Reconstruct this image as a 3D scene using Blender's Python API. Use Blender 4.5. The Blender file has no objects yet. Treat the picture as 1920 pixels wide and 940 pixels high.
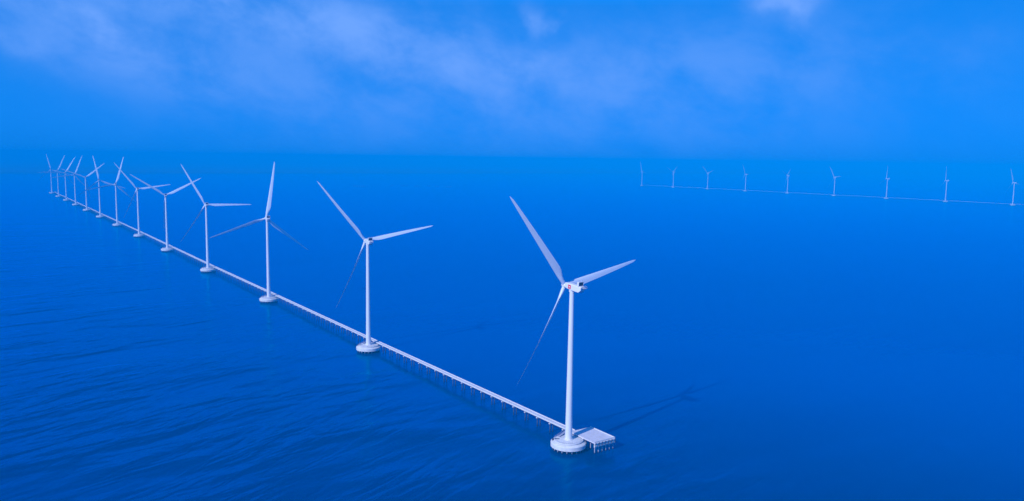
import bpy, bmesh, math, random
from mathutils import Vector, Matrix, noise

scene = bpy.context.scene
col = scene.collection
rad = math.radians
random.seed(7)

# ------------------------------------------------------------------ camera
F_PX, PITCH, ROLL, CAM_H = 1480.0, 0.11658, 0.01441, 193.687
fw = Vector((0, math.cos(PITCH), -math.sin(PITCH)))
up0 = Vector((0, math.sin(PITCH), math.cos(PITCH)))
rt0 = Vector((1, 0, 0))
rt = rt0 * math.cos(ROLL) + up0 * math.sin(ROLL)
up = -rt0 * math.sin(ROLL) + up0 * math.cos(ROLL)
cam_data = bpy.data.cameras.new('camera')
cam = bpy.data.objects.new('camera', cam_data)
col.objects.link(cam)
cam.matrix_world = Matrix(((rt.x, up.x, -fw.x, 0), (rt.y, up.y, -fw.y, 0),
                           (rt.z, up.z, -fw.z, CAM_H), (0, 0, 0, 1)))
cam_data.sensor_width = 36.0
cam_data.lens = F_PX / 1920 * 36.0
cam_data.clip_start = 1.0
cam_data.clip_end = 250000.0
scene.camera = cam

# ------------------------------------------------------------------ sun, sky, exposure
SUN = Vector((-0.5462, -0.6131, 0.5708)).normalized()
sun_data = bpy.data.lights.new('sun', 'SUN')
sun_data.energy = 3.2
sun_data.angle = rad(0.5)
sun_data.color = (1.0, 0.97, 0.94)
sun = bpy.data.objects.new('sun', sun_data)
sun.rotation_euler = SUN.to_track_quat('Z', 'Y').to_euler()
sun.location = (0, 0, 400)
col.objects.link(sun)

SKY_STRENGTH = 0.124
SKY_BAND_BOOST = 2.8  # gain of an added bright sky band, out of view, that lightens sea reflections
SKY_TINT = (0.005, 0.26, 0.97)
CLOUD_COL = (0.95, 2.35, 6.2)

world = bpy.data.worlds.new('World')
scene.world = world
world.use_nodes = True
wn, wl = world.node_tree.nodes, world.node_tree.links
wn.clear()


def wnode(t, **kw):
    n = wn.new(t)
    for k, v in kw.items():
        setattr(n, k, v)
    return n


def wmath(op, a, b=None, c=None, clamp=False):
    n = wnode('ShaderNodeMath', operation=op, use_clamp=clamp)
    for i, v in enumerate((a, b, c)):
        if v is None:
            continue
        if isinstance(v, (int, float)):
            n.inputs[i].default_value = v
        else:
            wl.new(v, n.inputs[i])
    return n.outputs[0]


sky = wnode('ShaderNodeTexSky', sky_type='NISHITA')
sky.sun_disc = False
sky.sun_elevation = math.asin(SUN.z)
sky.sun_rotation = math.atan2(SUN.x, SUN.y)
sky.altitude = 100
sky.air_density = 1.0
sky.dust_density = 1.0
sky.ozone_density = 2.0
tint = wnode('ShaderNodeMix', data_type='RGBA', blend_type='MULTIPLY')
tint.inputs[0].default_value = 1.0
bw = wnode('ShaderNodeRGBToBW')
wl.new(sky.outputs[0], bw.inputs[0])
SKY_PIVOT = 6.0
flat = wmath('MULTIPLY', wmath('POWER', wmath('DIVIDE', bw.outputs[0], SKY_PIVOT), 0.22), SKY_PIVOT)
tcs = wnode('ShaderNodeTexCoord')
seps = wnode('ShaderNodeSeparateXYZ')
wl.new(tcs.outputs['Generated'], seps.inputs[0])
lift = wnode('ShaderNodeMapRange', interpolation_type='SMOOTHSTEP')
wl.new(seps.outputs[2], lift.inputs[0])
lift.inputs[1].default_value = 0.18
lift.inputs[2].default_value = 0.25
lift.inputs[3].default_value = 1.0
lift.inputs[4].default_value = SKY_BAND_BOOST
fall = wnode('ShaderNodeMapRange', interpolation_type='SMOOTHSTEP')  # sky dimmed above the added band so the nearest water reflects darker
wl.new(seps.outputs[2], fall.inputs[0])
fall.inputs[1].default_value = 0.26
fall.inputs[2].default_value = 0.42
fall.inputs[3].default_value = 1.0
fall.inputs[4].default_value = 0.20
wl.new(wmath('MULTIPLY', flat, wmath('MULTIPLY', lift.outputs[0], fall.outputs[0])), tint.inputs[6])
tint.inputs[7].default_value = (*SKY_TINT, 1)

tc = wnode('ShaderNodeTexCoord')
sep = wnode('ShaderNodeSeparateXYZ')
wl.new(tc.outputs['Generated'], sep.inputs[0])
az = wmath('ARCTAN2', sep.outputs[0], sep.outputs[1])
el = wmath('ARCSINE', sep.outputs[2])
# cloud fibres run diagonally: shear the azimuth by the elevation
ca, sa = math.cos(rad(13)), math.sin(rad(13))
along = wmath('SUBTRACT', wmath('MULTIPLY', az, ca), wmath('MULTIPLY', el, sa))
across = wmath('ADD', wmath('MULTIPLY', az, sa), wmath('MULTIPLY', el, ca))
comb = wnode('ShaderNodeCombineXYZ')
wl.new(wmath('MULTIPLY', along, 9.5), comb.inputs[0])
wl.new(wmath('MULTIPLY', across, 14.0), comb.inputs[1])
comb.inputs[2].default_value = 3.7
n1 = wnode('ShaderNodeTexNoise')
n1.inputs['Scale'].default_value = 1.0
n1.inputs['Detail'].default_value = 7.0
n1.inputs['Roughness'].default_value = 0.58
n1.inputs['Distortion'].default_value = 0.15
wl.new(comb.outputs[0], n1.inputs['Vector'])


def sstep(v, a, b):
    n = wnode('ShaderNodeMapRange', interpolation_type='SMOOTHSTEP')
    wl.new(v, n.inputs[0])
    n.inputs[1].default_value = a
    n.inputs[2].default_value = b
    return n.outputs[0]


fibre = sstep(n1.outputs['Fac'], 0.27, 0.72)
# banks of cloud: (azimuth, elevation, width, height, amount, tilt)
BANKS = [(-0.36, 0.168, 0.26, 0.030, 0.35, 0.0), (-0.47, 0.120, 0.17, 0.045, 0.62, -0.25), (-0.20, 0.150, 0.20, 0.045, 0.62, -0.1),
         (-0.12, 0.100, 0.20, 0.040, 0.42, 0.0), (0.14, 0.105, 0.20, 0.060, 0.30, 0.0),
         (0.35, 0.12, 0.20, 0.06, 0.26, 0.0), (0.0, 0.045, 0.34, 0.04, 0.22, 0.0)]
PUFFS = [(0.024, 0.168, 0.016, 0.018, 0.95, 0.0), (0.318, 0.183, 0.034, 0.016, 1.0, 0.0),
         (-0.345, 0.168, 0.026, 0.012, 0.40, -0.3), (-0.47, 0.135, 0.035, 0.014, 0.40, -0.5), (-0.56, 0.112, 0.04, 0.012, 0.3, -0.4),
         (0.03, 0.112, 0.03, 0.016, 0.20, 0.0), (0.52, 0.13, 0.03, 0.02, 0.15, 0.0)]


n2 = wnode('ShaderNodeTexNoise')
n2.inputs['Scale'].default_value = 22.0
n2.inputs['Detail'].default_value = 4.0
wl.new(tc.outputs['Generated'], n2.inputs['Vector'])
seph = wnode('ShaderNodeSeparateColor')
wl.new(n2.outputs['Color'], seph.inputs[0])
AZ_W = wmath('ADD', az, wmath('MULTIPLY', wmath('SUBTRACT', seph.outputs[0], 0.5), 0.07))
EL_W = wmath('ADD', el, wmath('MULTIPLY', wmath('SUBTRACT', seph.outputs[1], 0.5), 0.045))


def blobs(items, az, el):
    tot = None
    for (a0, e0, sa, se, k, tl) in items:
        da = wmath('SUBTRACT', az, a0)
        de = wmath('SUBTRACT', el, e0)
        if tl:
            de = wmath('MULTIPLY_ADD', da, -tl, de)
        qa = wmath('POWER', wmath('ABSOLUTE', wmath('DIVIDE', da, sa)), 2.0)
        qe = wmath('POWER', wmath('ABSOLUTE', wmath('DIVIDE', de, se)), 2.0)
        g = wmath('MULTIPLY', wmath('EXPONENT', wmath('MULTIPLY', wmath('ADD', qa, qe), -1.0)), k)
        tot = g if tot is None else wmath('ADD', tot, g)
    return tot


bank = wmath('MULTIPLY', wmath('MULTIPLY', blobs(BANKS, az, el), 1.2), wmath('MULTIPLY_ADD', fibre, 0.85, 0.15))
puff = wmath('MULTIPLY', blobs(PUFFS, AZ_W, EL_W), wmath('MULTIPLY_ADD', fibre, 0.45, 0.55))
# elsewhere (behind and above the camera) an even scatter of thin cloud
front = sstep(sep.outputs[1], 0.2, 0.75)
rest = wmath('MULTIPLY', wmath('SUBTRACT', 1.0, front), wmath('MULTIPLY', fibre, 0.5))
mask = wmath('ADD', wmath('ADD', bank, puff), rest, clamp=True)
mixc = wnode('ShaderNodeMix', data_type='RGBA')
wl.new(mask, mixc.inputs[0])
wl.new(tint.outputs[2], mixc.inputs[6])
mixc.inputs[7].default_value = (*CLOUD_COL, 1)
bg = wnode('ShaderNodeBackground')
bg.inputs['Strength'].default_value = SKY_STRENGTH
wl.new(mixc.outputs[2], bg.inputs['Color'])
wo = wnode('ShaderNodeOutputWorld')
wl.new(bg.outputs[0], wo.inputs['Surface'])

scene.view_settings.view_transform = 'Standard'
scene.view_settings.look = 'None'
scene.view_settings.gamma = 1.0
scene.view_settings.use_curve_mapping = False
scene.view_settings.exposure = 0.4

scene.render.engine = 'CYCLES'
cy = scene.cycles
cy.use_denoising = True
cy.max_bounces = 6
cy.diffuse_bounces = 2
cy.glossy_bounces = 3
cy.volume_bounces = 4
cy.transparent_max_bounces = 8
cy.sample_clamp_indirect = 4.0


# ------------------------------------------------------------------ materials
def new_mat(name):
    m = bpy.data.materials.new(name)
    m.use_nodes = True
    nt = m.node_tree
    return m, nt.nodes, nt.links, nt.nodes['Principled BSDF']


def weathered(name, base, rough, amount=0.12, scale=0.35, streak=True, metallic=0.0):
    """Paint or concrete with rain streaks and blotches."""
    m, n, l, b = new_mat(name)
    t = n.new('ShaderNodeTexCoord')
    mp = n.new('ShaderNodeMapping')
    mp.inputs['Scale'].default_value = (1, 1, 0.12 if streak else 1)
    l.new(t.outputs['Object'], mp.inputs['Vector'])
    ns = n.new('ShaderNodeTexNoise')
    ns.inputs['Scale'].default_value = scale
    ns.inputs['Detail'].default_value = 6
    ns.inputs['Roughness'].default_value = 0.6
    l.new(mp.outputs[0], ns.inputs['Vector'])
    mr = n.new('ShaderNodeMapRange')
    mr.inputs[1].default_value = 0.35
    mr.inputs[2].default_value = 0.75
    mr.inputs[3].default_value = 0.0
    mr.inputs[4].default_value = 1.0
    l.new(ns.outputs['Fac'], mr.inputs[0])
    mx = n.new('ShaderNodeMix')
    mx.data_type = 'RGBA'
    l.new(mr.outputs[0], mx.inputs[0])
    mx.inputs[6].default_value = (*base, 1)
    mx.inputs[7].default_value = (*[c * (1 - amount) for c in base], 1)
    l.new(mx.outputs[2], b.inputs['Base Color'])
    b.inputs['Roughness'].default_value = rough
    b.inputs['Metallic'].default_value = metallic
    return m


M_TOWER = weathered('white_tower_paint', (0.70, 0.715, 0.80), 0.40, 0.08, 0.25)
M_BLADE = weathered('blade_gelcoat', (0.60, 0.67, 0.84), 0.35, 0.07, 0.2, streak=False)
M_CONC = weathered('pale_concrete', (0.66, 0.68, 0.75), 0.85, 0.22, 0.45, streak=False)
M_DECK = weathered('deck_concrete', (0.62, 0.61, 0.72), 0.85, 0.20, 0.30, streak=False)
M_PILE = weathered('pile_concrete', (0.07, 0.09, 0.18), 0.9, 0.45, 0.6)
M_DARK = weathered('cooler_grille', (0.010, 0.016, 0.06), 0.5, 0.3, 1.5, streak=False)
M_STEEL = weathered('painted_steel', (0.42, 0.42, 0.55), 0.5, 0.25, 1.0)
M_RUBBER = weathered('fender_rubber', (0.03, 0.04, 0.10), 0.8, 0.3, 1.0)
M_RED = weathered('emblem_red', (0.72, 0.02, 0.05), 0.5, 0.1, 1.0)
M_WHITE = weathered('emblem_white', (0.80, 0.78, 0.82), 0.5, 0.05, 1.0)
M_GROUND = weathered('coastal_mud', (0.02, 0.06, 0.10), 0.9, 0.4, 0.002, streak=False)
M_WOOD = weathered('mangrove_canopy', (0.008, 0.045, 0.07), 0.9, 0.5, 0.01, streak=False)
M_FOAM = weathered('sea_foam', (0.55, 0.6, 0.75), 0.7, 0.2, 0.05, streak=False)


def tide_band(m, wet, z0, z1):
    """Dark wet growth on the lowest metres of a pile, with a ragged upper edge."""
    n, l = m.node_tree.nodes, m.node_tree.links
    b = n['Principled BSDF']
    src = b.inputs['Base Color'].links[0].from_socket
    t = n.new('ShaderNodeTexCoord')
    sp = n.new('ShaderNodeSeparateXYZ')
    l.new(t.outputs['Object'], sp.inputs[0])
    ns = n.new('ShaderNodeTexNoise')
    ns.inputs['Scale'].default_value = 1.7
    l.new(t.outputs['Object'], ns.inputs['Vector'])
    ad = n.new('ShaderNodeMath')
    ad.operation = 'MULTIPLY_ADD'
    l.new(ns.outputs['Fac'], ad.inputs[0])
    ad.inputs[1].default_value = 1.2
    l.new(sp.outputs[2], ad.inputs[2])
    mr = n.new('ShaderNodeMapRange')
    mr.interpolation_type = 'SMOOTHSTEP'
    l.new(ad.outputs[0], mr.inputs[0])
    mr.inputs[1].default_value = z0
    mr.inputs[2].default_value = z1
    mx = n.new('ShaderNodeMix')
    mx.data_type = 'RGBA'
    l.new(mr.outputs[0], mx.inputs[0])
    mx.inputs[6].default_value = (*wet, 1)
    l.new(src, mx.inputs[7])
    l.new(mx.outputs[2], b.inputs['Base Color'])
    return m


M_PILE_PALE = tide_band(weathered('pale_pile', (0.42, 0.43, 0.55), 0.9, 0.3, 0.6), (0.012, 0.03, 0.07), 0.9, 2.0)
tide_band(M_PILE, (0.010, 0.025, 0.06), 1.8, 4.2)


def sea_material():
    m, n, l, b = new_mat('sea_water')

    def mth(op, a, c=None, d=None, clamp=False):
        k = n.new('ShaderNodeMath')
        k.operation = op
        k.use_clamp = clamp
        for i, v in enumerate((a, c, d)):
            if v is None:
                continue
            if isinstance(v, (int, float)):
                k.inputs[i].default_value = v
            else:
                l.new(v, k.inputs[i])
        return k.outputs[0]
    t = n.new('ShaderNodeTexCoord')
    s = n.new('ShaderNodeSeparateXYZ')
    l.new(t.outputs['Object'], s.inputs[0])
    X, Y = s.outputs[0], s.outputs[1]

    def wave(angle, lcrest, lacross, detail, distort, rough=0.5):
        ca, sa = math.cos(rad(angle)), math.sin(rad(angle))
        u = mth('ADD', mth('MULTIPLY', X, ca / lcrest), mth('MULTIPLY', Y, sa / lcrest))
        v = mth('ADD', mth('MULTIPLY', X, -sa / lacross), mth('MULTIPLY', Y, ca / lacross))
        cc = n.new('ShaderNodeCombineXYZ')
        l.new(u, cc.inputs[0])
        l.new(v, cc.inputs[1])
        k = n.new('ShaderNodeTexNoise')
        k.inputs['Scale'].default_value = 1.0
        k.inputs['Detail'].default_value = detail
        k.inputs['Roughness'].default_value = rough
        k.inputs['Distortion'].default_value = distort
        l.new(cc.outputs[0], k.inputs['Vector'])
        return k.outputs['Fac']
    swell = wave(54, 80, 25, 2.0, 0.9)
    chop = wave(62, 26, 10, 2.5, 0.8)
    ripple = wave(62, 5.0, 2.2, 3.0, 0.2)
    patch = wave(20, 420, 170, 3.0, 0.5)
    # sheltered side of the jetty is calmer; n = signed distance from the jetty line
    nd = mth('ADD', mth('MULTIPLY', mth('SUBTRACT', X, 39.8), 0.8226), mth('MULTIPLY', mth('SUBTRACT', Y, 512.2), 0.5685))
    mr = n.new('ShaderNodeMapRange')
    mr.interpolation_type = 'SMOOTHSTEP'
    l.new(nd, mr.inputs[0])
    mr.inputs[1].default_value = 120
    mr.inputs[2].default_value = -260
    mr.inputs[3].default_value = 0.07
    mr.inputs[4].default_value = 1.0
    gust = n.new('ShaderNodeMapRange')
    gust.interpolation_type = 'SMOOTHSTEP'
    l.new(wave(35, 240, 90, 2.0, 0.8), gust.inputs[0])
    gust.inputs[1].default_value = 0.32
    gust.inputs[2].default_value = 0.68
    gust.inputs[3].default_value = 0.25
    gust.inputs[4].default_value = 1.5
    amp = mth('MULTIPLY', mr.outputs[0], gust.outputs[0])
    h = mth('ADD', mth('MULTIPLY', swell, 2.7), mth('MULTIPLY', chop, 1.0))
    h = mth('MULTIPLY', h, amp)
    h = mth('ADD', h, mth('MULTIPLY', ripple, 0.07))
    # far out the small waves average away: the sea flattens with distance from the near end of the jetty
    dist = mth('SQRT', mth('ADD', mth('POWER', mth('ABSOLUTE', mth('SUBTRACT', X, 39.8)), 2.0), mth('POWER', mth('ABSOLUTE', mth('SUBTRACT', Y, 512.2)), 2.0)))
    calm = n.new('ShaderNodeMapRange')
    calm.interpolation_type = 'SMOOTHSTEP'
    l.new(dist, calm.inputs[0])
    calm.inputs[1].default_value = 500
    calm.inputs[2].default_value = 4500
    calm.inputs[3].default_value = 1.0
    calm.inputs[4].default_value = 0.04
    h = mth('MULTIPLY', h, calm.outputs[0])
    bp = n.new('ShaderNodeBump')
    bp.inputs['Strength'].default_value = 1.0
    bp.inputs['Distance'].default_value = 1.0
    l.new(h, bp.inputs['Height'])
    mx = n.new('ShaderNodeMix')
    mx.data_type = 'RGBA'
    l.new(patch, mx.inputs[0])
    mx.inputs[6].default_value = (0.0, 0.025, 0.13, 1)
    mx.inputs[7].default_value = (0.0, 0.046, 0.20, 1)
    n.remove(b)
    df = n.new('ShaderNodeBsdfDiffuse')
    l.new(mx.outputs[2], df.inputs['Color'])
    l.new(bp.outputs[0], df.inputs['Normal'])
    gl = n.new('ShaderNodeBsdfGlossy')
    gl.inputs['Color'].default_value = (0.0, 0.51, 1.0, 1)
    gl.inputs['Roughness'].default_value = 0.19
    l.new(bp.outputs[0], gl.inputs['Normal'])
    fr = n.new('ShaderNodeFresnel')
    fr.inputs['IOR'].default_value = 1.33
    l.new(bp.outputs[0], fr.inputs['Normal'])
    ms = n.new('ShaderNodeMixShader')
    l.new(fr.outputs[0], ms.inputs[0])
    l.new(df.outputs[0], ms.inputs[1])
    l.new(gl.outputs[0], ms.inputs[2])
    l.new(ms.outputs[0], n['Material Output'].inputs['Surface'])
    return m


M_SEA = sea_material()


# ------------------------------------------------------------------ mesh helpers
def finish(name, bm, mat, parent=None, smooth=False):
    bmesh.ops.recalc_face_normals(bm, faces=bm.faces)
    me = bpy.data.meshes.new(name)
    bm.to_mesh(me)
    bm.free()
    for m in (mat if isinstance(mat, (list, tuple)) else [mat]):
        me.materials.append(m)
    if smooth:
        for p in me.polygons:
            p.use_smooth = True
        try:
            me.set_sharp_from_angle(angle=rad(38))
        except Exception:
            pass
    o = bpy.data.objects.new(name, me)
    col.objects.link(o)
    if parent is not None:
        o.parent = parent
    return o


def lathe(bm, prof, seg=48, cx=0.0, cy=0.0, close=True):
    """prof: list of (radius, z), bottom to top."""
    rings = []
    for (r, z) in prof:
        rings.append([bm.verts.new((cx + r * math.cos(2 * math.pi * k / seg), cy + r * math.sin(2 * math.pi * k / seg), z))
                      for k in range(seg)])
    for a, b in zip(rings[:-1], rings[1:]):
        for k in range(seg):
            bm.faces.new((a[k], a[(k + 1) % seg], b[(k + 1) % seg], b[k]))
    if close:
        bm.faces.new(list(reversed(rings[0])))
        bm.faces.new(rings[-1])


def box(bm, c, half, axes=None):
    ax = axes or (Vector((1, 0, 0)), Vector((0, 1, 0)), Vector((0, 0, 1)))
    c = Vector(c)
    vs = [bm.verts.new(c + ax[0] * half[0] * i + ax[1] * half[1] * j + ax[2] * half[2] * k)
          for i in (-1, 1) for j in (-1, 1) for k in (-1, 1)]
    for f in ((0, 1, 3, 2), (4, 6, 7, 5), (0, 4, 5, 1), (2, 3, 7, 6), (0, 2, 6, 4), (1, 5, 7, 3)):
        bm.faces.new([vs[i] for i in f])


def bar(bm, a, b, w, hgt):
    a, b = Vector(a), Vector(b)
    d = (b - a)
    L = d.length
    d.normalize()
    s = d.cross(Vector((0, 0, 1)))
    if s.length < 1e-4:
        s = Vector((1, 0, 0))
    s.normalize()
    t = s.cross(d)
    box(bm, (a + b) / 2, (L / 2, w / 2, hgt / 2), (d, s, t))


def ring_tube(bm, R, z, r, a0=0.0, a1=2 * math.pi, seg=56, sides=5):
    full = abs(a1 - a0 - 2 * math.pi) < 1e-6
    cnt = seg if full else seg + 1
    rings = []
    for k in range(cnt):
        a = a0 + (a1 - a0) * k / seg
        c = Vector((math.cos(a), math.sin(a), 0))
        rings.append([bm.verts.new(c * (R + r * math.cos(2 * math.pi * j / sides)) + Vector((0, 0, z + r * math.sin(2 * math.pi * j / sides))))
                      for j in range(sides)])
    for k in range(cnt if full else cnt - 1):
        A, B = rings[k], rings[(k + 1) % cnt]
        for j in range(sides):
            bm.faces.new((A[j], A[(j + 1) % sides], B[(j + 1) % sides], B[j]))


def empty(name, loc, rz=0.0):
    o = bpy.data.objects.new(name, None)
    o.empty_display_size = 5
    o.location = loc
    o.rotation_euler = (0, 0, rz)
    col.objects.link(o)
    return o


def tag(o, label=None, cat=None, group=None, kind=None):
    for k, v in (('label', label), ('category', cat), ('group', group), ('kind', kind)):
        if v:
            o[k] = v
    return o


# ------------------------------------------------------------------ sea, coast
bm = bmesh.new()
S = 46000.0
N = 24
vs = [[bm.verts.new((-S + 2 * S * i / N, -S + 2 * S * j / N, 0)) for j in range(N + 1)] for i in range(N + 1)]
for i in range(N):
    for j in range(N):
        bm.faces.new((vs[i][j], vs[i + 1][j], vs[i + 1][j + 1], vs[i][j + 1]))
tag(finish('sea', bm, M_SEA), kind='structure')

COAST = [(-16000, -2500), (-9000, 3300), (-4344, 6700), (-2504, 8050), (-14, 9880), (1792, 11200), (4600, 12900), (9000, 15200), (20000, 19500)]


def coast_pt(t):
    k = min(int(t), len(COAST) - 2)
    f = t - k
    a, b = Vector((*COAST[k], 0)), Vector((*COAST[k + 1], 0))
    p = a.lerp(b, f)
    d = (b - a).normalized()
    return p, Vector((-d.y, d.x, 0))          # point on the shore, direction inland


bm = bmesh.new()
rows = []
NS = 260
DEPTH = (0, 120, 900, 6000, 30000)
for i in range(NS + 1):
    p, inl = coast_pt((len(COAST) - 1) * i / NS)
    inl = (inl * 0.4 + Vector((-0.25, 1, 0)) * 0.6).normalized()
    jit = 90 * noise.noise(Vector((i * 0.22, 3.1, 0)))
    rows.append([bm.verts.new(p + inl * (jit + d) + Vector((0, 0, (0.0 if k == 0 else 1.5) - (0.5 if k == 0 else 0)))) for k, d in enumerate(DEPTH)])
for a, b in zip(rows[:-1], rows[1:]):
    for k in range(len(DEPTH) - 1):
        bm.faces.new((a[k], b[k], b[k + 1], a[k + 1]))
tag(finish('coastal_land', bm, M_GROUND), kind='structure')

# the mangrove belt on the far shore, one uneven canopy that nobody could count
bm = bmesh.new()
rows = []
NF = 1500
DF = (60, 66, 80, 130, 220, 400, 700, 1200, 2200, 4000)
for i in range(NF + 1):
    p, inl = coast_pt((len(COAST) - 1) * i / NF)
    inl = (inl * 0.4 + Vector((-0.25, 1, 0)) * 0.6).normalized()
    jit = 90 * noise.noise(Vector((i * 0.22 * NS / NF, 3.1, 0)))
    r = []
    for k, d in enumerate(DF):
        q = p + inl * (jit + d)
        hgt = 11 + 6 * noise.noise(Vector((q.x * 0.004, q.y * 0.004, 1))) + 4.5 * noise.noise(Vector((q.x * 0.03, q.y * 0.03, 5))) + random.uniform(-1.5, 1.5)
        r.append(bm.verts.new((q.x, q.y, 1.0 if k in (0, len(DF) - 1) else max(3.0, hgt))))
    rows.append(r)
for a, b in zip(rows[:-1], rows[1:]):
    for k in range(len(DF) - 1):
        bm.faces.new((a[k], b[k], b[k + 1], a[k + 1]))
tag(finish('mangrove_forest', bm, M_WOOD), 'low dark belt of coastal trees along the hazy far shore', 'forest', kind='stuff')

# thin pale foam lines far out on the water
bm = bmesh.new()
for (x0, y0, x1, y1) in ((-1035, 5125, -940, 5150), (-830, 5250, -790, 5252), (-745, 5245, -700, 5250), (-655, 5222, -615, 5219),
                         (-575, 5300, -540, 5301), (-520, 5262, -400, 5240)):
    k = 8
    for i in range(k):
        a = Vector((x0, y0, 0)).lerp(Vector((x1, y1, 0)), i / k)
        b = Vector((x0, y0, 0)).lerp(Vector((x1, y1, 0)), (i + 0.8) / k)
        w = random.uniform(3, 8)
        jy = random.uniform(-5, 5)
        q = [bm.verts.new((a.x, a.y - w + jy, 0.02)), bm.verts.new((b.x, b.y - w * .7 + jy, 0.02)),
             bm.verts.new((b.x, b.y + w * .8 + jy, 0.02)), bm.verts.new((a.x, a.y + w + jy, 0.02))]
        bm.faces.new(q)
tag(finish('foam', bm, M_FOAM), 'faint pale foam streaks on the far water', 'foam', kind='stuff')

# ------------------------------------------------------------------ the air
m = bpy.data.materials.new('sea_haze')
m.use_nodes = True
m.node_tree.nodes.clear()
HAZE_DENSITY = 2.7e-4
pv = m.node_tree.nodes.new('ShaderNodeVolumePrincipled')
pv.inputs['Color'].default_value = (0.001, 0.395, 0.84, 1)
pv.inputs['Density'].default_value = HAZE_DENSITY
pv.inputs['Anisotropy'].default_value = -0.15
mo = m.node_tree.nodes.new('ShaderNodeOutputMaterial')
m.node_tree.links.new(pv.outputs[0], mo.inputs['Volume'])
bm = bmesh.new()
box(bm, (0, 0, 101), (50000, 50000, 103))
tag(finish('haze', bm, m), 'thin blue haze over the whole sea', 'haze', kind='stuff')

# ------------------------------------------------------------------ wind turbines
HUB_Z, OVER, TILT = 110.5, 7.2, rad(6)
R_TIP = 75.0


def blade_mesh(bm):
    ST = 26
    NP = 18
    rings = []
    for i in range(ST + 1):
        f = i / ST
        r = 1.4 + (R_TIP - 1.4) * (f ** 1.15)
        q = r / R_TIP
        if r < 15:
            k = (r - 3) / 12
            k = min(1, max(0, k))
            k = k * k * (3 - 2 * k)
            chord = 2.7 + (5.2 - 2.7) * k
            thick = 2.7 + (1.55 - 2.7) * k
            blend = k
        else:
            k = (r - 15) / (R_TIP - 15)
            chord = 5.2 * (1 - k) ** 0.85 + 1.0 * k
            if k > 0.96:
                chord *= max(0.15, 1 - ((k - 0.96) / 0.04) ** 2 * 0.85)
            thick = chord * (0.33 - 0.17 * min(1, k * 2))
            blend = 1.0
        tw = rad(13) * (1 - min(1, q)) ** 1.5 + rad(14)
        pre = 8.2 * q ** 1.5
        ring = []
        for j in range(NP):
            a = 2 * math.pi * j / NP
            # round root
            cx_, cy_ = -math.cos(a) * chord / 2, math.sin(a) * thick / 2
            # airfoil: leading edge at -X, trailing edge at +X
            t = (1 - math.cos(a)) / 2
            yt = 5 * 0.2 * (0.2969 * math.sqrt(t) - 0.126 * t - 0.3516 * t * t + 0.2843 * t ** 3 - 0.1036 * t ** 4) * thick / 0.2
            ax_, ay_ = (t - 0.30) * chord, (yt if a <= math.pi else -yt * 0.8)
            x = cx_ * (1 - blend) + ax_ * blend
            y = cy_ * (1 - blend) + ay_ * blend
            X = x * math.cos(tw) + y * math.sin(tw)
            Y = -x * math.sin(tw) + y * math.cos(tw)
            ring.append(bm.verts.new((X, Y + pre, r)))
        rings.append(ring)
    for a, b in zip(rings[:-1], rings[1:]):
        for j in range(NP):
            bm.faces.new((a[j], a[(j + 1) % NP], b[(j + 1) % NP], b[j]))
    bm.faces.new(list(reversed(rings[0])))
    bm.faces.new(rings[-1])


STEP_DIR = Vector((-0.5685, 0.8226, 0))       # along the jetty, away from its near end
SIDE_DIR = Vector((0.8226, 0.5685, 0))        # across it, towards the jetty from the towers


def to_local(u, n, yaw):
    w = STEP_DIR * u + SIDE_DIR * n
    return Matrix.Rotation(-yaw, 3, 'Z') @ w


def build_tower(root):
    bm = bmesh.new()
    prof = [(3.1, 6.6), (3.1, 7.15), (2.42, 7.2)]
    zs = (32, 57, 82, 107.6)
    for z in zs:
        r = 2.38 - (2.38 - 1.55) * (z - 7.2) / (107.6 - 7.2)
        if z < 107:
            prof += [(r, z - 0.12), (r + 0.05, z - 0.11), (r + 0.05, z + 0.11), (r, z + 0.12)]
        else:
            prof += [(r, z)]
    lathe(bm, prof, 40)
    t = finish('tower', bm, M_TOWER, root, smooth=True)
    a = math.atan2(STEP_DIR.y, STEP_DIR.x) + rad(-10)
    d = Vector((math.cos(a), math.sin(a), 0))
    s = Vector((-d.y, d.x, 0))
    bm = bmesh.new()
    box(bm, d * 2.40 + Vector((0, 0, 9.3)), (0.12, 0.5, 1.15), (d, s, Vector((0, 0, 1))))
    finish('door', bm, M_STEEL, t)


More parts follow.
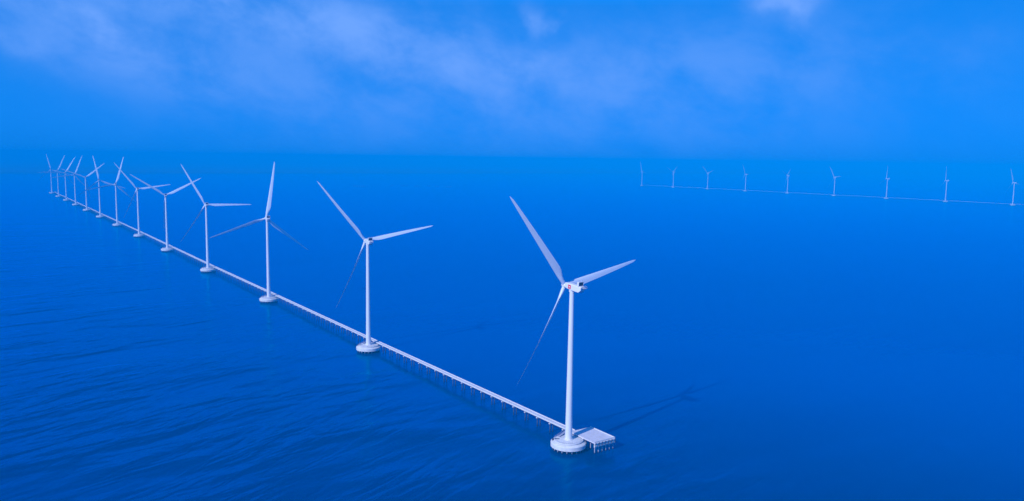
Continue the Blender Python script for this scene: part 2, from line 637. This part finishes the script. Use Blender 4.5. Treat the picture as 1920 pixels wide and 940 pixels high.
def build_nacelle(root):
    # Y is the rotor axis; sections along it: (y, half width, z bottom, z top)
    bm = bmesh.new()
    secs = [(5.6, 1.45, -1.5, 1.5), (4.6, 1.75, -1.8, 1.75), (1.5, 2.0, -2.15, 1.9), (-4.0, 2.1, -2.3, 2.0), (-8.3, 2.05, -2.3, 2.0), (-9.9, 1.95, -0.9, 1.95), (-10.2, 1.8, -0.5, 1.8)]
    rings = []
    c = 0.4
    for (y, w, zb, zt) in secs:
        pts = [(-w, zb + c), (-w + c, zb), (w - c, zb), (w, zb + c), (w, zt - c), (w - c, zt), (-w + c, zt), (-w, zt - c)]
        rings.append([bm.verts.new((x, y, z)) for x, z in pts])
    for a, b in zip(rings[:-1], rings[1:]):
        for k in range(8):
            bm.faces.new((a[k], a[(k + 1) % 8], b[(k + 1) % 8], b[k]))
    bm.faces.new(list(reversed(rings[0])))
    bm.faces.new(rings[-1])
    lathe(bm, [(1.75, -3.6), (1.75, -2.1)], 32)       # yaw collar over the tower
    nac = finish('nacelle', bm, M_TOWER, root, smooth=True)
    nac.location = (0, 0, HUB_Z)
    nac.rotation_euler = (TILT * 0.9, 0, 0)
    # cooler standing on the rear roof: pale frame, dark fin pack facing backwards
    bm = bmesh.new()
    box(bm, (-2.05, -7.6, 3.35), (0.14, 0.75, 1.42))
    box(bm, (2.05, -7.6, 3.35), (0.14, 0.75, 1.42))
    box(bm, (0, -7.6, 4.70), (1.9, 0.75, 0.12))
    box(bm, (0, -7.6, 2.12), (1.9, 0.75, 0.12))
    box(bm, (0, -7.0, 3.4), (1.9, 0.06, 1.15))
    cl = finish('cooler', bm, M_TOWER, nac)
    bm = bmesh.new()
    box(bm, (0, -7.8, 3.4), (1.88, 0.42, 1.16))
    for k in range(1, 9):
        box(bm, (-1.88 + 3.76 * k / 9, -8.25, 3.4), (0.04, 0.035, 1.14))
    finish('grille', bm, M_DARK, cl)
    # hoist platform with rails over the tail, and the wind mast
    bm = bmesh.new()
    box(bm, (0.5, -11.2, 1.3), (1.3, 1.3, 0.12))
    for x in (-0.75, 1.75):
        for y in (-12.4, -11.2, -10.0):
            box(bm, (x, y, 1.95), (0.05, 0.05, 0.55))
        bar(bm, (x, -12.45, 2.5), (x, -9.95, 2.5), 0.08, 0.08)
    bar(bm, (-0.75, -12.4, 2.5), (1.75, -12.4, 2.5), 0.08, 0.08)
    finish('hoist_platform', bm, M_STEEL, nac)
    bm = bmesh.new()
    box(bm, (0, -8.0, 4.9), (1.25, 0.05, 0.06))
    for x in (-1.2, 1.2):
        box(bm, (x, -8.0, 5.4), (0.05, 0.05, 0.6))
        box(bm, (x, -8.0, 6.05), (0.18, 0.1, 0.1))
    finish('wind_sensor', bm, M_STEEL, nac)
    return nac


def build_rotor(root, azimuth, pitch):
    base = Matrix.Translation((0, OVER, HUB_Z)) @ Matrix.Rotation(TILT, 4, 'X')
    bm = bmesh.new()
    prof = [(1.55, -1.7), (1.9, -1.2), (2.0, 0.0), (1.85, 1.0), (1.4, 1.9), (0.75, 2.45), (0.15, 2.6)]
    lathe(bm, prof, 36)
    bmesh.ops.rotate(bm, verts=bm.verts, cent=(0, 0, 0), matrix=Matrix.Rotation(rad(-90), 3, 'X'))
    hub = finish('hub', bm, M_TOWER, root, smooth=True)
    hub.matrix_local = base
    bm = bmesh.new()
    blade_mesh(bm)
    b0 = finish('blade', bm, M_BLADE, root, smooth=True)
    bl = [b0]
    for k in range(2):
        c = b0.copy()
        col.objects.link(c)
        c.parent = root
        bl.append(c)
    for k, b in enumerate(bl):
        b.matrix_local = base @ Matrix.Rotation(azimuth + k * 2 * math.pi / 3, 4, 'Y') @ Matrix.Rotation(-pitch, 4, 'Z')


def build_foundation(root, yaw):
    bm = bmesh.new()
    prof = [(11.6, 2.0), (12.0, 2.3), (12.0, 4.75), (11.75, 5.0), (9.9, 5.75), (9.45, 5.8), (9.45, 6.0), (9.85, 6.02), (9.85, 6.5), (9.6, 6.6), (5.2, 6.62), (3.3, 6.7)]
    lathe(bm, prof, 72)
    fd = finish('foundation', bm, M_CONC, root, smooth=True)
    fd.rotation_euler = (0, 0, -yaw)
    n = 20
    p0 = None
    for k in range(n):
        a = 2 * math.pi * (k + 0.5) / n
        if p0 is None:
            bm = bmesh.new()
            lathe(bm, [(0.42, -6), (0.42, 2.1)], 14)
            p0 = finish('pile', bm, M_PILE_PALE, fd, smooth=True)
            o = p0
        else:
            o = p0.copy()
            col.objects.link(o)
            o.parent = fd
        o.location = (10.6 * math.cos(a), 10.6 * math.sin(a), 0)
    # perimeter handrail of the upper step, open towards the jetty
    aj = math.atan2(SIDE_DIR.y, SIDE_DIR.x)
    bm = bmesh.new()
    a0, a1 = aj + rad(48), aj + rad(312)
    for z in (7.15, 7.7):
        ring_tube(bm, 9.55, z, 0.045, a0, a1, 60, 4)
    for k in range(34):
        a = a0 + (a1 - a0) * k / 33
        box(bm, (9.55 * math.cos(a), 9.55 * math.sin(a), 7.12), (0.05, 0.05, 0.58))
    finish('railing', bm, M_STEEL, fd)
    # sloping gangway from the step up to the jetty deck, with its handrails
    bm = bmesh.new()
    A = STEP_DIR * 7.0 + SIDE_DIR * -3.2 + Vector((0, 0, 6.85))
    B = STEP_DIR * 11.2 + SIDE_DIR * 7.6 + Vector((0, 0, 8.15))
    d = (B - A).normalized()
    s = d.cross(Vector((0, 0, 1))).normalized()
    bar(bm, A, B, 1.7, 0.25)
    for sg in (-1, 1):
        off = s * 0.85 * sg
        bar(bm, A + off + Vector((0, 0, 1.1)), B + off + Vector((0, 0, 1.1)), 0.12, 0.12)
        for k in range(7):
            q = A.lerp(B, k / 6) + off
            box(bm, q + Vector((0, 0, 0.55)), (0.06, 0.06, 0.55))
    finish('gangway', bm, M_STEEL, fd)
    # boat ladder and hatch cut at the rim
    bm = bmesh.new()
    dd = Vector((-1, 0.06, 0)).normalized()
    ss = Vector((-dd.y, dd.x, 0))
    box(bm, dd * 8.6 + Vector((0, 0, 6.2)), (2.5, 0.75, 0.5), (dd, ss, Vector((0, 0, 1))))
    finish('hatch', bm, M_RUBBER, fd)


def build_turbine(name, loc, yaw, azimuth, pitch):
    root = empty(name, loc, yaw)
    build_tower(root)
    build_nacelle(root)
    build_rotor(root, azimuth, pitch)
    build_foundation(root, yaw)
    return root


def copy_turbine(src, loc, yaw, azimuth, pitch):
    r = src.copy()
    col.objects.link(r)
    r.location = loc
    r.rotation_euler = (0, 0, yaw)
    base = Matrix.Translation((0, OVER, HUB_Z)) @ Matrix.Rotation(TILT, 4, 'X')
    k = 0
    for ch in list(src.children):
        c = ch.copy()
        col.objects.link(c)
        c.parent = r
        if ch.name.startswith('blade'):
            c.matrix_local = base @ Matrix.Rotation(azimuth + k * 2 * math.pi / 3, 4, 'Y') @ Matrix.Rotation(-pitch, 4, 'Z')
            k += 1
        if ch.name.startswith('foundation'):
            c.rotation_euler = (0, 0, -yaw)
        for g in list(ch.children):
            d = g.copy()
            col.objects.link(d)
            d.parent = c
            if ch.name.startswith('nacelle'):
                for gg in list(g.children):
                    e = gg.copy()
                    col.objects.link(e)
                    e.parent = d
    return r


ROW = [(39.8, 512.2), (-141.9, 771.5), (-320.9, 1029.9), (-500.9, 1289.0), (-683.7, 1555.4), (-862.8, 1816.4), (-1043.3, 2077.4),
       (-1223.7, 2338.5), (-1404.1, 2599.6), (-1584.5, 2860.6), (-1764.9, 3121.7), (-1945.4, 3382.8), (-2125.8, 3643.9)]
YAW = [38, 28, 27, 30, 26, 32, 26, 26, 26, 26, 28, 28, 26]
AZI = [80.0, 77.5, 9, 88.4, 62, 80, 15.5, 108.5, 50, 20.5, 29, 23, 106]
PIT = [19, 34, 3, 30, 12, 26, 8, 10, 8, 6, 12, 8, 10]
FAR = [(964.3, 5926.9), (1145.5, 5663.0), (1326.7, 5399.2), (1507.9, 5135.3), (1689.1, 4871.4), (1870.3, 4607.5), (2051.4, 4343.7),
       (2232.6, 4079.8), (2413.8, 3815.9)]
FYAW = [40, 44, 36, 46, 48, 30, 46, 46, 30]
FAZI = [105, 55.5, 73.5, 90, 54, 85.5, 8, 118, 96]
ORD = ['', 'second', 'third', 'fourth', 'fifth', 'sixth', 'seventh', 'eighth', 'ninth', 'tenth', 'eleventh', 'twelfth', 'thirteenth']

G1 = 'wind turbines along the near jetty'
G2 = 'wind turbines along the distant jetty'
first = build_turbine('wind_turbine', (*ROW[0], 0), rad(YAW[0]), rad(AZI[0]), rad(PIT[0]))
tag(first, 'tallest white wind turbine, red square emblem on its nacelle, beside the square landing platform', 'wind turbine', G1)
ROW_LABEL = {
    1: 'second white wind turbine from the square landing platform, two blades raised in a wide V',
    2: 'third white wind turbine from the landing platform, one blade pointing almost straight up',
    3: 'fourth white wind turbine from the landing platform, one blade lying level with the sea',
    4: 'fifth white wind turbine from the landing platform, its third blade hidden behind its tower',
}
turbines = [first]
for i in range(1, 13):
    t = copy_turbine(first, (*ROW[i], 0), rad(YAW[i]), rad(AZI[i]), rad(PIT[i]))
    lab = ROW_LABEL.get(i, '%s white wind turbine along the jetty, counted from the landing platform' % ORD[i])
    if i == 12:
        lab = 'farthest and faintest white wind turbine at the far end of the long jetty'
    t['label'] = lab
    turbines.append(t)
FAR_LABEL = ['faint wind turbine at the far end of the distant jetty, left of all others there'] + \
    ['%s hazy white wind turbine on the distant jetty, counted from its far left end' % ORD[k] for k in range(1, 8)] + \
    ['last hazy white wind turbine on the distant jetty, at the right edge of the view']
far = []
for i in range(9):
    t = copy_turbine(first, (*FAR[i], 0), rad(FYAW[i]), rad(FAZI[i]), rad(6))
    t['label'] = FAR_LABEL[i]
    t['group'] = G2
    far.append(t)

# the red square emblem with a white five-lobed mark on the near turbine's nacelle
nac = [c for c in first.children if c.name.startswith('nacelle')][0]
bm = bmesh.new()
box(bm, (-2.03, 0.3, -0.1), (0.06, 1.3, 1.3))
em = finish('emblem', bm, M_RED, nac)
bm = bmesh.new()
pts = []
for k in range(40):
    a = 2 * math.pi * k / 40
    r = 0.46 + 0.14 * math.cos(5 * a)
    pts.append((0.3 + r * math.cos(a), -0.1 + r * math.sin(a)))
fr = [bm.verts.new((-2.12, y, z)) for y, z in pts]
bk = [bm.verts.new((-2.07, y, z)) for y, z in pts]
bm.faces.new(fr)
bm.faces.new(list(reversed(bk)))
for k in range(40):
    bm.faces.new((fr[k], fr[(k + 1) % 40], bk[(k + 1) % 40], bk[k]))
finish('flower_mark', bm, M_WHITE, em)


# ------------------------------------------------------------------ jetties
def build_jetty(name, path, half_w, rail, label, span=15.0, max_bents=100):
    """path: points of the deck's middle line, nearest end first; the deck top lies at z = 8."""
    path = [Vector((x, y, 0)) for x, y in path]
    root = empty(name, (path[0].x, path[0].y, 0))
    O = path[0].copy()
    dirs = []
    for i in range(len(path)):
        a = path[max(0, i - 1)]
        b = path[min(len(path) - 1, i + 1)]
        dirs.append((b - a).normalized())

    def strip(o0, o1, z0, z1, nm, mat):
        bm = bmesh.new()
        rs = []
        for p, d in zip(path, dirs):
            s = Vector((d.y, -d.x, 0))
            rs.append([bm.verts.new(p - O + s * o + Vector((0, 0, z))) for o, z in ((o0, z0), (o1, z0), (o1, z1), (o0, z1))])
        for A, B in zip(rs[:-1], rs[1:]):
            for k in range(4):
                bm.faces.new((A[k], A[(k + 1) % 4], B[(k + 1) % 4], B[k]))
        bm.faces.new(rs[0])
        bm.faces.new(list(reversed(rs[-1])))
        return finish(nm, bm, mat, root)
    strip(-half_w + 0.02, half_w - 0.02, 7.45, 8.0, 'deck', M_DECK)
    strip(-half_w - 0.25, -half_w + 0.02, 7.9 - rail, 8.0 + rail, 'parapet', M_CONC)
    strip(half_w - 0.02, half_w + 0.25, 7.9 - rail, 8.0 + rail, 'parapet', M_CONC)
    for o in (-half_w * 0.55, half_w * 0.55):
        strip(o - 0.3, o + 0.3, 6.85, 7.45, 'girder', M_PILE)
    # bents: a cross beam on two piles
    seglen = [(b - a).length for a, b in zip(path[:-1], path[1:])]
    total = sum(seglen)
    spots = []
    t = 9.0
    while t < total:
        q = t
        for k, L in enumerate(seglen):
            if q <= L:
                d = (path[k + 1] - path[k]).normalized()
                spots.append((path[k] + d * q - O, d))
                break
            q -= L
        t += span

    def bent(bm, p, d, pile=True):
        s = Vector((d.y, -d.x, 0))
        box(bm, p + Vector((0, 0, 6.5)), (0.5, half_w + 0.4, 0.35), (d, s, Vector((0, 0, 1))))
        for o in (-half_w * 0.72, half_w * 0.72):
            lathe_at = p + s * o
            lathe(bm, [(0.38, -6), (0.38, 6.15)], 10, lathe_at.x, lathe_at.y)
    proto = None
    pproto = None
    for i, (p, d) in enumerate(spots[:max_bents]):
        ang = math.atan2(d.y, d.x)
        if proto is None:
            bm = bmesh.new()
            box(bm, (0, 0, 6.5), (0.5, half_w + 0.4, 0.35))
            proto = finish('cross_beam', bm, M_CONC, root)
            o = proto
            kids = []
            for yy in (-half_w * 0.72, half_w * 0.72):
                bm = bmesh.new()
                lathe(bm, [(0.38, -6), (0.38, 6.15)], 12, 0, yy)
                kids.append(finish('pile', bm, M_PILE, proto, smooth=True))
        else:
            o = proto.copy()
            col.objects.link(o)
            o.parent = root
            for kd in kids:
                e = kd.copy()
                col.objects.link(e)
                e.parent = o
        o.location = p
        o.rotation_euler = (0, 0, ang)
    if len(spots) > max_bents:
        bm = bmesh.new()
        for p, d in spots[max_bents:]:
            bent(bm, p, d)
        tag(finish('pile_bents', bm, M_PILE, root), kind='stuff')
    tag(root, label, 'jetty')
    return root


OFF = 10.3
path = [Vector((*ROW[0], 0)) + STEP_DIR * 8.1 + SIDE_DIR * OFF] + [Vector((x, y, 0)) + SIDE_DIR * OFF for x, y in ROW[1:]]
path[-1] += STEP_DIR * 12
build_jetty('access_jetty', [(p.x, p.y) for p in path], 1.75, 0.45,
            'long narrow pale concrete jetty on piles linking the near row of wind turbines')
fd = (Vector((*FAR[0], 0)) - Vector((*FAR[-1], 0))).normalized()
fs = Vector((fd.y, -fd.x, 0))
fpath = [Vector((*FAR[-1], 0)) - fd * 320 + fs * OFF] + [Vector((x, y, 0)) + fs * OFF for x, y in reversed(FAR)]
build_jetty('access_jetty', [(p.x, p.y) for p in fpath], 0.9, 0.15,
            'thin pale jetty far off linking the distant row of hazy turbines', max_bents=0)


# ------------------------------------------------------------------ landing platform at the near end
P0 = Vector((*ROW[0], 0))
U0, U1, N0, N1 = -17.4, 8.0, 8.0, 26.0
ctr = P0 + STEP_DIR * ((U0 + U1) / 2) + SIDE_DIR * ((N0 + N1) / 2)
ang = math.atan2(STEP_DIR.y, STEP_DIR.x)
root = empty('landing_platform', ctr, ang)
tag(root, 'pale square landing platform on piles beside the nearest turbine, crossed by its tower shadow', 'platform')
hu, hn = (U1 - U0) / 2, (N1 - N0) / 2       # local x along STEP_DIR, local -y along SIDE_DIR
bm = bmesh.new()
box(bm, (0, 0, 7.55), (hu, hn, 0.45))
finish('deck', bm, M_DECK, root)
bm = bmesh.new()
box(bm, (0, -hn + 0.2, 8.25), (hu, 0.2, 0.245))
box(bm, (-hu + 0.25, 0.2, 8.25), (0.25, hn - 0.2, 0.245))
finish('kerb', bm, M_CONC, root)
bm = bmesh.new()
box(bm, (-hu - 0.32, 0, 7.35), (0.3, hn, 0.22))
box(bm, (-hu - 0.22, 0, 5.2), (0.2, hn, 0.28))
finish('fender_beam', bm, M_CONC, root)
bm = bmesh.new()
box(bm, (-hu + 0.3, 0, 5.75), (0.3, hn - 0.05, 1.35))
box(bm, (hu * 0.0, 0, 6.6), (0.45, hn - 0.3, 0.5))
box(bm, (hu - 0.6, 0, 6.6), (0.45, hn - 0.3, 0.5))
finish('cross_beam', bm, M_CONC, root)
p0 = None
for i in range(4):
    for j in range(6):
        x = -hu + 0.8 + (2 * hu - 1.6) * i / 3
        y = -hn + 0.9 + (2 * hn - 1.8) * j / 5
        # leave out piles that would stand inside the round foundation
        u = x + (U0 + U1) / 2
        nn = -y + (N0 + N1) / 2
        if math.hypot(u, nn) < 13:
            continue
        if p0 is None:
            bm = bmesh.new()
            lathe(bm, [(0.3, -6), (0.3, 7.1)], 14)
            p0 = finish('pile', bm, M_PILE_PALE, root, smooth=True)
            o = p0
        else:
            o = p0.copy()
            col.objects.link(o)
            o.parent = root
        o.location = (x, y, 0)
bm = bmesh.new()
for j in range(7):
    y = -hn + 0.6 + (2 * hn - 1.2) * j / 6
    box(bm, (-hu - 0.78, y, 6.4), (0.14, 0.2, 1.4))
finish('fender_pads', bm, M_RUBBER, root)
